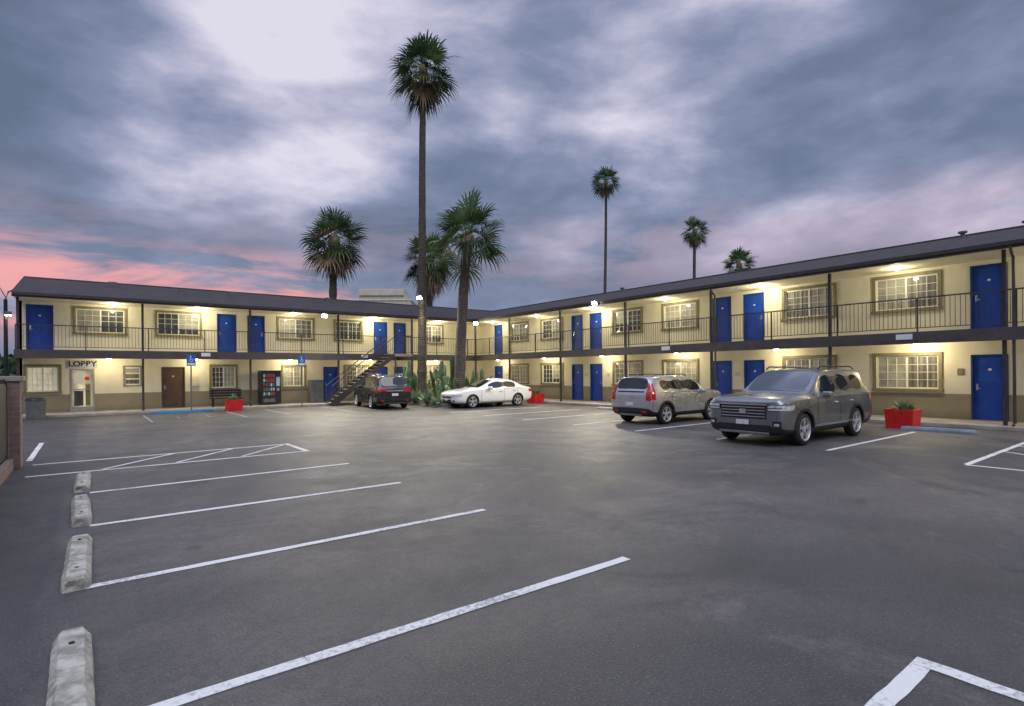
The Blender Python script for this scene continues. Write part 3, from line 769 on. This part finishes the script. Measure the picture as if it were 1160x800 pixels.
v=empty("ice_machine",(10.35,32.05,Z0)); b=MB(); b.box(-.35,.35,-.3,.3,.02,1.3,'grey'); b.box(-.3,.3,-.315,-.301,.7,1.15,'grey'); b.build("cabinet",v,bevel=.01)
v=empty("park_bench",(5.65,31.6,Z0)); b=MB()
for i in range(3): b.box(-.75,.75,-.22+i*.15,-.10+i*.15,.42,.46,'black')
for i in range(3): b.box(-.75,.75,.24,.27,.52+i*.13,.62+i*.13,'black')
for xx_ in (-.65,.6): b.box(xx_,xx_+.05,-.2,-.15,0,.42,'black'); b.box(xx_,xx_+.05,.20,.24,0,.9,'black')
b.build("seat_and_back",v)
b=MB(); b.tube([(0,0,0),(0,0,.05),(0,0,.72),(0,0,.78)],[.30,.31,.34,.34],20,'grey'); b.tube([(0,0,.78),(0,0,.86),(0,0,.9)],[.36,.33,.2],20,'black'); o=b.build("trash_can"); o.location=(-1.75,30.2,0)
e=empty("brick_gate_pillar"); b=MB(); b.box(-1.47,-1.05,14.2,14.62,0,1.68,'brick'); b.box(-1.52,-1.0,14.15,14.67,1.68,1.78,'concrete'); b.build("pillar",e,bevel=.01)
e=empty("iron_fence"); b=MB()
for z in (.25,.95,1.6): b.box(-1.28,-1.24,6,14.19,z,z+.04,'iron')
for i in range(75):
    yy=6.05+i*.11; b.box(-1.27,-1.25,yy,yy+.02,.08,1.72,'iron')
b.box(-1.238,-1.23,6,14.18,.3,1.6,'iron')
b.build("bars",e)
e=empty("brick_planter_wall"); b=MB(); b.box(-1.50,-1.15,6,14.18,0,.2,'brick'); b.build("low_wall",e)
x,y=at(7,24.5); e=empty("light_pole",(x,y,0)); b=MB()
b.tube([(0,0,0),(0,0,5.2)],[.09,.07],10,'iron'); b.box(-.12,.12,-.12,.12,0,.06,'grey')
b.tube([(0,0,5.2),(.1,0,5.55),(.35,0,5.7)],[.03,.03,.03],8,'iron'); b.tube([(0,0,5.3),(-.2,0,5.75)],[.02,.015],6,'iron')
b.box(.28,.52,-.06,.06,5.58,5.68,'iron'); b.box(-.02,.22,-.2,-.08,4.5,4.66,'grey'); b.box(.0,.2,-.19,-.09,4.485,4.499,'flood')
b.build("pole",e)

x,y=at(441,70); e=empty("distant_building",(x,y,0),R(-35)); b=MB(); b.box(-4.2,3.2,-3,3,0,10.6,'cream'); b.box(-3.0,2.4,-3.2,-3.01,11.2,11.9,'cream'); b.box(-3.0,2.4,-3,2.5,10.601,12.0,'cream')
b.box(-4.3,3.3,-3.1,3.1,10.601,10.72,'white')
for i in range(4):
    b.box(-3.6+i*1.8,-2.7+i*1.8,-3.03,-3.001,8.6,9.8,'dglass')
b.build("walls",e)
b=MB(); rnd=random.Random(4)
for cx,cy in [(-16+i*3.2,58+rnd.uniform(-4,6)) for i in range(5)]+[(-60+i*5,90+rnd.uniform(-6,6)) for i in range(34)]+[(70+rnd.uniform(-5,5),-20+i*5) for i in range(18)]:
    rr_=rnd.uniform(2,3.5); hh=rnd.uniform(2.,4.)
    for k in range(330):
        a=rnd.uniform(0,6.28); t=rnd.random()**.5; zz_=rnd.uniform(-1,1); r2=rr_*math.sqrt(1-zz_*zz_)*rnd.uniform(.75,1.05)
        p=Vector((cx+r2*math.cos(a),cy+r2*math.sin(a),hh*.55+zz_*hh*.55))
        s1=Vector((rnd.uniform(-1,1),rnd.uniform(-1,1),rnd.uniform(-1,1)))*.45; s2=Vector((rnd.uniform(-1,1),rnd.uniform(-1,1),rnd.uniform(-1,1)))*.45
        b.poly([p-s1,p+s2,p+s1,p-s2],rnd.choice(['leafA','leafC','leafC']))
b.build("distant_trees",norm=False)

# ---------------------------------------------------------------- cars
def car(name, st, paint, loc, rz, axles, tr, opts):
    root=empty(name,(loc[0],loc[1],0),rz)
    L=st[-1][0]; clad=opts.get('clad',True)
    rings=[]
    for (x,zb,w,belt,wb,ze,we,zt) in st:
        zm = zb+(belt-zb)*.62
        h=[(0,zb),(w-.10,zb),(w-.01,zb+.13),(w,zm),(wb,belt),
           (wb+(we-wb)*.10,belt+(ze-belt)*.09),(wb+(we-wb)*.86,belt+(ze-belt)*.88),(we,ze),(we*.90,ze+(zt-ze)*.5),(we*.5,zt-.012),(0,zt)]
        rings.append((x-L/2,h))
    nh=len(rings[0][1]); v=[]; idx=[]
    for (x,h) in rings:
        r=[]; 
        for j,(yy,zz_) in enumerate(h): r.append(len(v)); v.append((x,-yy,zz_))
        l=[r[0]]
        for j in range(1,nh-1): l.append(len(v)); v.append((x,h[j][0],h[j][1]))
        l.append(r[-1]); idx.append((r,l))
    mats=[M[paint],M['cglass'],M['black'],M['seam']]; f=[]; fm=[]
    for i in range(len(rings)-1):
        for j in range(nh-1):
            m_=0
            if j<=1 and clad: m_=2
            if j==0: m_=2
            if j==5 and i in opts['side']: m_=1
            if j==5 and i in opts.get('pill',()): m_=2
            if j>=8 and (i in opts['wind'] or i in opts['rear']): m_=1
            for s in (0,1):
                a,b_=idx[i][s],idx[i+1][s]
                q=(a[j],a[j+1],b_[j+1],b_[j]); 
                f.append(q if s==0 else q[::-1]); fm.append(m_)
    for (e_,fl) in ((0,False),(len(rings)-1,True)):
        r,l=idx[e_]
        for j in range(nh-1):
            if j==0: q=(r[0],r[1],l[1])
            elif j==nh-2: q=(r[j],r[j+1],l[j])
            else: q=(r[j],r[j+1],l[j+1],l[j])
            f.append(q if not fl else q[::-1]); fm.append(2 if j<=1 and clad else 0)
    me=bpy.data.meshes.new("body"); me.from_pydata(v,[],f)
    for m_ in mats: me.materials.append(m_)
    me.polygons.foreach_set("material_index",fm)
    bm=bmesh.new(); bm.from_mesh(me); bmesh.ops.recalc_face_normals(bm,faces=bm.faces)
    cr=bm.edges.layers.float.get('crease_edge') or bm.edges.layers.float.new('crease_edge')
    for ed in bm.edges:
        ms=[ff.material_index for ff in ed.link_faces]
        if len(ms)==2 and ms[0]!=ms[1] and 1 in ms: ed[cr]=.6
    beltset=set(); hoodset=set()
    for (r,l) in idx:
        beltset|={r[4],l[4]}; hoodset|={r[7],l[7]}
    for ed in bm.edges:
        a,b_=ed.verts[0].index,ed.verts[1].index
        if a in beltset and b_ in beltset and abs(ed.verts[0].co.y-ed.verts[1].co.y)<.3: ed[cr]=max(ed[cr],.5)
        if a in hoodset and b_ in hoodset and abs(ed.verts[0].co.y-ed.verts[1].co.y)<.3: ed[cr]=max(ed[cr],.4)
    bm.to_mesh(me); bm.free()
    me.polygons.foreach_set("use_smooth",[True]*len(me.polygons))
    o=bpy.data.objects.new("body",me); COL.objects.link(o)
    ss=o.modifiers.new("s",'SUBSURF'); ss.levels=3; ss.render_levels=3
    dg=bpy.context.evaluated_depsgraph_get(); dg.update()
    em=bpy.data.meshes.new_from_object(o.evaluated_get(dg)); 
    o.modifiers.clear(); o.data=em
    bv=BVHTree.FromPolygons([vv.co.copy() for vv in em.vertices],[tuple(p.vertices) for p in em.polygons])
    cb_=MB(); Wd=opts['W']/2
    for ax in axles:
        for s in (-1,1):
            cb_.tube([(ax-L/2,s*(Wd-.30),tr),(ax-L/2,s*(Wd+.25),tr)],[tr+.055]*2,40,'seam')
    cut=cb_.build("cut")
    cut.data.materials.clear()
    for m_ in mats: cut.data.materials.append(m_)
    cut.data.polygons.foreach_set("material_index",[3]*len(cut.data.polygons))
    bo=o.modifiers.new("b",'BOOLEAN'); bo.operation='DIFFERENCE'; bo.object=cut; bo.solver='EXACT'
    dg=bpy.context.evaluated_depsgraph_get(); dg.update()
    em2=bpy.data.meshes.new_from_object(o.evaluated_get(dg)); o.modifiers.clear(); o.data=em2
    bpy.data.objects.remove(cut)
    o.parent=root
    det=MB()
    def patch(c4,dr,k,nu=8,nv=4,off=.006,side=None):
        dr=Vector(dr).normalized(); c4=[Vector(c) for c in c4]; g_={}
        for a in range(nu+1):
            for b_ in range(nv+1):
                s,t=a/nu,b_/nv
                p=c4[0].lerp(c4[1],s).lerp(c4[3].lerp(c4[2],s),t)
                hit=bv.ray_cast(p,dr)
                if hit[0] is not None:
                    nrm=hit[1] if hit[1].dot(dr)<0 else -hit[1]
                    g_[(a,b_)]=hit[0]+nrm*off
        for a in range(nu):
            for b_ in range(nv):
                ks=[(a,b_),(a+1,b_),(a+1,b_+1),(a,b_+1)]
                if all(q in g_ for q in ks):
                    det.poly([g_[q] for q in ks],k)
    FX=-L/2-1; RX=L/2+1
    def front(y0,y1,z0,z1,k,off=.006,mir=False,nu=8,nv=4,y0t=None,y1t=None):
        y0t=y0 if y0t is None else y0t; y1t=y1 if y1t is None else y1t
        patch([(FX,y0,z0),(FX,y1,z0),(FX,y1t,z1),(FX,y0t,z1)],(1,0,0),k,nu,nv,off)
        if mir or y0==0: patch([(FX,-y0,z0),(FX,-y1,z0),(FX,-y1t,z1),(FX,-y0t,z1)],(1,0,0),k,nu,nv,off)
    def rear(y0,y1,z0,z1,k,off=.006,mir=False,nu=8,nv=4):
        patch([(RX,y0,z0),(RX,y1,z0),(RX,y1,z1),(RX,y0,z1)],(-1,0,0),k,nu,nv,off)
        if mir or y0==0: patch([(RX,-y0,z0),(RX,-y1,z0),(RX,-y1,z1),(RX,-y0,z1)],(-1,0,0),k,nu,nv,off)
    def side(x0,x1,z0,z1,k,off=.004,nu=2,nv=10,x0t=None,x1t=None):
        x0t=x0 if x0t is None else x0t; x1t=x1 if x1t is None else x1t
        for s in (-1,1):
            patch([(x0-L/2,s*2,z0),(x1-L/2,s*2,z0),(x1t-L/2,s*2,z1),(x0t-L/2,s*2,z1)],(0,-s,0),k,nu,nv,off)
    opts['detail'](front,rear,side,det,L,bv)
    for ax in axles:
        for s in (-1,1):
            r0_,r1_=tr+.05,tr+(.115 if clad else .075); prev=None
            for i in range(25):
                a=R(-12+204*i/24); q=[]
                for r_ in (r0_,r1_):
                    px_=ax-L/2+r_*math.cos(a); pz_=tr+r_*math.sin(a)
                    hit=bv.ray_cast(Vector((px_,s*2,pz_)),Vector((0,-s,0)))
                    q.append(hit[0]+Vector((0,s*.012,0)) if hit[0] is not None and abs(hit[0].y)>Wd*.6 else None)
                if prev and all(prev) and all(q): det.poly([prev[0],prev[1],q[1],q[0]],'black' if clad else paint)
                prev=q
    det.build("trim_and_lamps",root,smooth=True)
    for ax in axles:
        for s in (-1,1):
            wb_=MB(); W2=.115; yc=s*(Wd-.125)
            prof=[(-W2,tr*.60),(-W2-.004,tr*.80),(-W2+.02,tr*.96),(-W2+.05,tr),(W2-.05,tr),(W2-.02,tr*.96),(W2+.004,tr*.82),(W2-.004,tr*.71)]
            wb_.lathe_y([(y_*s,r_) for (y_,r_) in prof],40,'tyre')
            wb_.lathe_y([((W2-.002)*s,tr*.715),((W2+.002)*s,tr*.69),((W2-.015)*s,tr*.66),((W2-.075)*s,tr*.62)],40,'rim')
            wb_.lathe_y([((W2-.070)*s,tr*.66),((W2-.075)*s,tr*.3),((W2-.075)*s,tr*.02)],30,'seam',True)
            ns_=opts.get('spokes',5)
            for k_ in range(ns_):
                a=2*math.pi*k_/ns_+.3
                for da in (-.15,.15):
                    ca,sa=math.cos(a+da),math.sin(a+da); ca0,sa0=math.cos(a+da*.5),math.sin(a+da*.5)
                    i0=Vector((ca0*tr*.10,0,sa0*tr*.10)); i1_=Vector((ca*tr*.67,0,sa*tr*.67)); pw=Vector((-sa,0,ca))*tr*.042
                    y0_=Vector((0,s*(W2-.018),0)); y1_=Vector((0,s*(W2-.055),0))
                    A=[i0-pw+y0_,i0+pw+y0_,i1_+pw*1.2+y0_,i1_-pw*1.2+y0_]; B=[i0-pw+y1_,i0+pw+y1_,i1_+pw*1.2+y1_,i1_-pw*1.2+y1_]
                    wb_.poly(A,'rim')
                    for q in range(4): wb_.poly([A[q],A[(q+1)%4],B[(q+1)%4],B[q]],'rim')
            wb_.lathe_y([((W2-.05)*s,tr*.18),((W2-.016)*s,tr*.17),((W2-.010)*s,tr*.12)],16,'rim',True)
            wo=wb_.build("wheel",root); wo.location=(ax-L/2,yc,tr)
            for pl in wo.data.polygons: pl.use_smooth = pl.material_index==0
    mx,mz=opts['mirror']
    for s in (-1,1):
        mb=MB(); mb.box(-.09,.09,-.11,.11,-.075,.075,paint); mo=mb.build("mirror",root,smooth=True,bevel=.05); mo.location=(mx-L/2,s*(Wd+.05),mz); mo.modifiers["bevel"].segments=4
        mb=MB(); mb.box(-.03,.03,-.09,.09,-.02,.02,'black'); mo=mb.build("mirror_arm",root); mo.location=(mx-L/2,s*(Wd-.08),mz-.05)
    return root

def handle(det,bv,L,x,z,k='chrome'):
    for s in (-1,1):
        h=bv.ray_cast(Vector((x-L/2,s*2,z)),Vector((0,-s,0)))
        if h[0] is not None:
            y=h[0].y; det.box(x-L/2-.09,x-L/2+.09,min(y+s*.005,y+s*.035),max(y+s*.005,y+s*.035),z-.012,z+.014,k)
big=[(0.0,.34,.82,.90,.80,.99,.74,1.02),(.06,.26,.93,1.0,.90,1.08,.81,1.10),(.35,.23,.99,1.05,.955,1.13,.86,1.16),(1.0,.22,1.0,1.08,.975,1.16,.86,1.20),
 (1.42,.22,1.0,1.10,.975,1.18,.85,1.23),(1.85,.22,1.0,1.11,.975,1.46,.79,1.52),(2.25,.22,1.0,1.11,.975,1.70,.735,1.775),(2.78,.22,1.0,1.12,.975,1.735,.73,1.81),
 (2.88,.22,1.0,1.12,.975,1.74,.73,1.815),(3.62,.22,1.0,1.13,.975,1.735,.73,1.81),(3.74,.22,1.0,1.13,.975,1.73,.73,1.805),(4.46,.23,.995,1.15,.965,1.70,.72,1.78),
 (4.74,.25,.99,1.15,.945,1.66,.71,1.75),(4.96,.29,.96,1.14,.92,1.20,.82,1.23),(5.04,.34,.93,1.06,.90,1.12,.80,1.14),(5.08,.42,.85,.96,.83,1.0,.74,1.02)]
def det_pilot(front,rear,side,det,L,bv):
    front(.0,.56,.64,.95,'black',.008,True,8,5); 
    for z in (.69,.76,.83,.90): front(.0,.54,z-.009,z+.009,'chrome',.022,True,8,1)
    front(0,.08,.75,.86,'chrome',.03,True,3,2)
    front(0,.58,.955,.985,'chrome',.02,True,8,1)
    front(.58,.93,.83,.965,'seam',.010,True,8,4,.56,.93); front(.60,.92,.90,.955,'lamp',.018,True,8,3); front(.60,.90,.84,.88,'lamp',.018,True,8,2)
    front(0,.66,.36,.50,'black',.01,True); front(.70,.88,.42,.60,'black',.01,True); front(.74,.84,.49,.55,'lamp',.02,True,3,2)
    front(0,.62,.30,.345,'chrome',.02,True)
    front(0,.16,.50,.61,'plate',.035,True,3,2)
    for x in (1.62,2.83,3.72): side(x-.007,x+.007,.38,1.08,'seam')
    side(4.28,4.292,.95,1.1,'seam')
    side(1.45,3.75,.34,.352,'seam',.004,20,1); side(1.55,4.75,1.108,1.126,'chrome',.006,30,1)
    side(1.5,3.8,.44,.462,'chrome',.012,20,1); side(1.3,3.55,.30,.40,'black',.008,20,2)
    handle(det,bv,L,2.62,.95); handle(det,bv,L,3.52,.96)
    side(.08,.42,.84,.95,'lamp',.010,6,4,.08,.50); side(4.72,5.02,.92,1.08,'tail',.01,5,4)
    rear(.45,.90,.90,1.06,'tail',.01,True); rear(0,.17,.62,.75,'plate',.02,True,3,2); rear(0,.7,.36,.5,'black',.008,True)
    for s in (-1,1): det.tube([(2.35-L/2,s*.66,1.77),(2.5-L/2,s*.66,1.84),(4.3-L/2,s*.66,1.835),(4.5-L/2,s*.66,1.76)],[.02]*4,6,'black')
car("parked_suv",big,'pGrey',(14.75,7.0),0,(.96,3.86),.375,dict(W=2.0,side=(5,6,8,10),pill=(7,9),wind=(4,5),rear=(12,),mirror=(1.98,1.16),detail=det_pilot,spokes=5))
sx_,sy_,sz_=4.6/5.08,.93,.935
rav=[(a*sx_,b*sz_,c*sy_,d_*sz_,e_*sy_,f_*sz_,g_*sy_,h_*sz_) for (a,b,c,d_,e_,f_,g_,h_) in big]
def det_rav(front,rear,side,det,L,bv):
    front(.0,.5,.55,.85,'black',.008,True); front(.52,.84,.76,.88,'lamp',.012,True); front(0,.15,.46,.56,'plate',.03,True,3,2)
    rear(.42,.86,.86,.99,'tail',.012,True); rear(0,.44,.88,.93,'chrome',.012,True,6,1); rear(0,.16,.66,.78,'plate',.02,True,3,2); rear(0,.76,.30,.56,'black',.012,True)
    rear(.55,.7,.40,.46,'tail',.02,True,3,2); rear(0,.6,.30,.34,'chrome',.02,True,6,1)
    side(4.28,4.55,.86,.99,'tail',.01,5,4); side(.1,.4,.74,.86,'lamp',.01,5,4)
    for x in (1.48,2.57,3.4): side(x-.006,x+.006,.36,1.0,'seam')
    handle(det,bv,L,2.4,.9,'black'); handle(det,bv,L,3.2,.9,'black')
    for s in (-1,1): det.tube([(2.1-L/2,s*.6,1.66),(2.25-L/2,s*.6,1.72),(3.9-L/2,s*.6,1.715),(4.0-L/2,s*.6,1.65)],[.018]*4,6,'chrome')
car("parked_suv",rav,'pDark',(12.15,27.15),R(-97),(.88,3.55),.355,dict(W=1.86,side=(5,6,8,10),pill=(7,9),wind=(4,5),rear=(12,),mirror=(1.8,1.08),detail=det_rav))
soul=[(0,.36,.72,.82,.70,.90,.64,.93),(.06,.27,.83,.94,.81,1.0,.72,1.02),(.33,.23,.89,.98,.86,1.04,.76,1.07),(.78,.22,.90,1.01,.88,1.07,.765,1.11),
 (1.08,.22,.90,1.03,.88,1.10,.755,1.15),(1.45,.22,.90,1.04,.88,1.34,.72,1.39),(1.80,.22,.90,1.05,.88,1.52,.69,1.585),(2.32,.22,.90,1.05,.88,1.55,.685,1.615),
 (2.40,.22,.90,1.05,.88,1.55,.685,1.615),(3.05,.22,.90,1.07,.88,1.54,.685,1.61),(3.15,.22,.90,1.07,.88,1.535,.685,1.605),(3.65,.23,.895,1.09,.87,1.515,.68,1.59),
 (3.98,.25,.89,1.09,.86,1.49,.675,1.565),(4.10,.28,.88,1.08,.85,1.14,.76,1.17),(4.16,.34,.86,1.0,.84,1.06,.74,1.08),(4.20,.42,.79,.90,.77,.95,.69,.97)]
def det_soul(front,rear,side,det,L,bv):
    front(.0,.5,.5,.72,'black',.01,True); front(.52,.78,.82,.92,'lamp',.01,True)
    rear(.66,.84,.80,1.34,'tail',.014,True,5,8); rear(0,.17,.62,.74,'plate',.02,True,3,2); rear(0,.74,.28,.50,'black',.014,True)
    rear(.5,.68,.40,.47,'tail',.025,True,3,2); rear(0,.56,1.06,1.10,'seam',.008,True,6,1); rear(0,.12,.84,.88,'chrome',.016,True,3,1)
    rear(.0,.7,.57,.575,'seam',.01,True,8,1); rear(0,.45,.30,.36,'chrome',.02,True,6,1)
    side(3.97,4.14,.82,1.30,'tail',.012,4,8)
    for x in (1.25,2.36,3.12): side(x-.006,x+.006,.36,1.0,'seam')
    side(1.2,3.0,.28,.38,'black',.008,20,2); side(1.4,3.7,1.04,1.055,'black',.006,20,1)
    handle(det,bv,L,2.18,.92,'pSilver'); handle(det,bv,L,2.95,.93,'pSilver')
    for s in (-1,1): det.tube([(1.95-L/2,s*.61,1.57),(2.1-L/2,s*.61,1.645),(3.6-L/2,s*.61,1.64),(3.75-L/2,s*.61,1.56)],[.016]*4,6,'black')
car("parked_hatchback",soul,'pSilver',(16.4,12.2),R(180),(.83,3.40),.335,dict(W=1.8,side=(5,6,8,10),pill=(7,9),wind=(4,5),rear=(12,),mirror=(1.5,1.06),detail=det_soul))
sed=[(0,.33,.58,.62,.58,.68,.52,.70),(.08,.24,.76,.70,.73,.77,.64,.79),(.38,.2,.86,.79,.83,.85,.72,.88),(1.0,.19,.895,.87,.865,.92,.74,.965),
 (1.48,.19,.895,.90,.865,.955,.72,1.01),(1.95,.19,.895,.92,.865,1.18,.66,1.235),(2.42,.19,.895,.93,.865,1.34,.60,1.42),(2.88,.19,.895,.94,.865,1.37,.59,1.46),
 (2.96,.19,.895,.94,.865,1.37,.59,1.46),(3.45,.19,.895,.95,.865,1.33,.59,1.43),(3.72,.19,.895,.96,.865,1.27,.595,1.375),(4.02,.19,.89,.97,.85,1.14,.63,1.22),
 (4.38,.2,.88,.965,.83,1.01,.68,1.065),(4.70,.25,.84,.93,.79,.98,.66,1.02),(4.82,.33,.78,.88,.74,.93,.62,.95),(4.87,.40,.68,.80,.64,.84,.54,.86)]
def det_sed(front,rear,side,det,L,bv):
    front(0,.42,.50,.60,'black',.01,True,6,3); front(0,.42,.32,.46,'black',.01,True,6,3); front(0,.42,.455,.495,'pWhite',.014,True,6,1)
    front(.45,.78,.56,.68,'lamp',.012,True); front(0,.15,.40,.5,'plate',.03,True,3,2); front(.52,.66,.34,.42,'black',.01,True)
    front(0,.05,.52,.57,'chrome',.02,True,2,2)
    side(.08,.40,.58,.70,'lamp',.010,5,4); side(4.55,4.82,.74,.88,'tail',.01,5,4); rear(.38,.76,.72,.86,'tail',.01,True); rear(0,.15,.5,.6,'plate',.02,True,3,2)
    for x in (1.5,2.92,3.78): side(x-.006,x+.006,.32,.90,'seam')
    side(1.5,3.75,.30,.31,'seam',.004,20,1)
    side(1.95,4.1,.935,.95,'chrome',.006,20,1)
    handle(det,bv,L,2.7,.80); handle(det,bv,L,3.55,.82)
car("parked_sedan",sed,'pWhite',(16.45,23.6),0,(.98,3.80),.325,dict(W=1.79,clad=False,side=(5,6,8,9),pill=(7,),wind=(4,5),rear=(10,11),mirror=(2.0,.98),detail=det_sed))

sc.view_settings.view_transform='Standard'; sc.view_settings.look='None'; sc.view_settings.exposure=0; sc.view_settings.gamma=1
print("objects",len(bpy.data.objects))
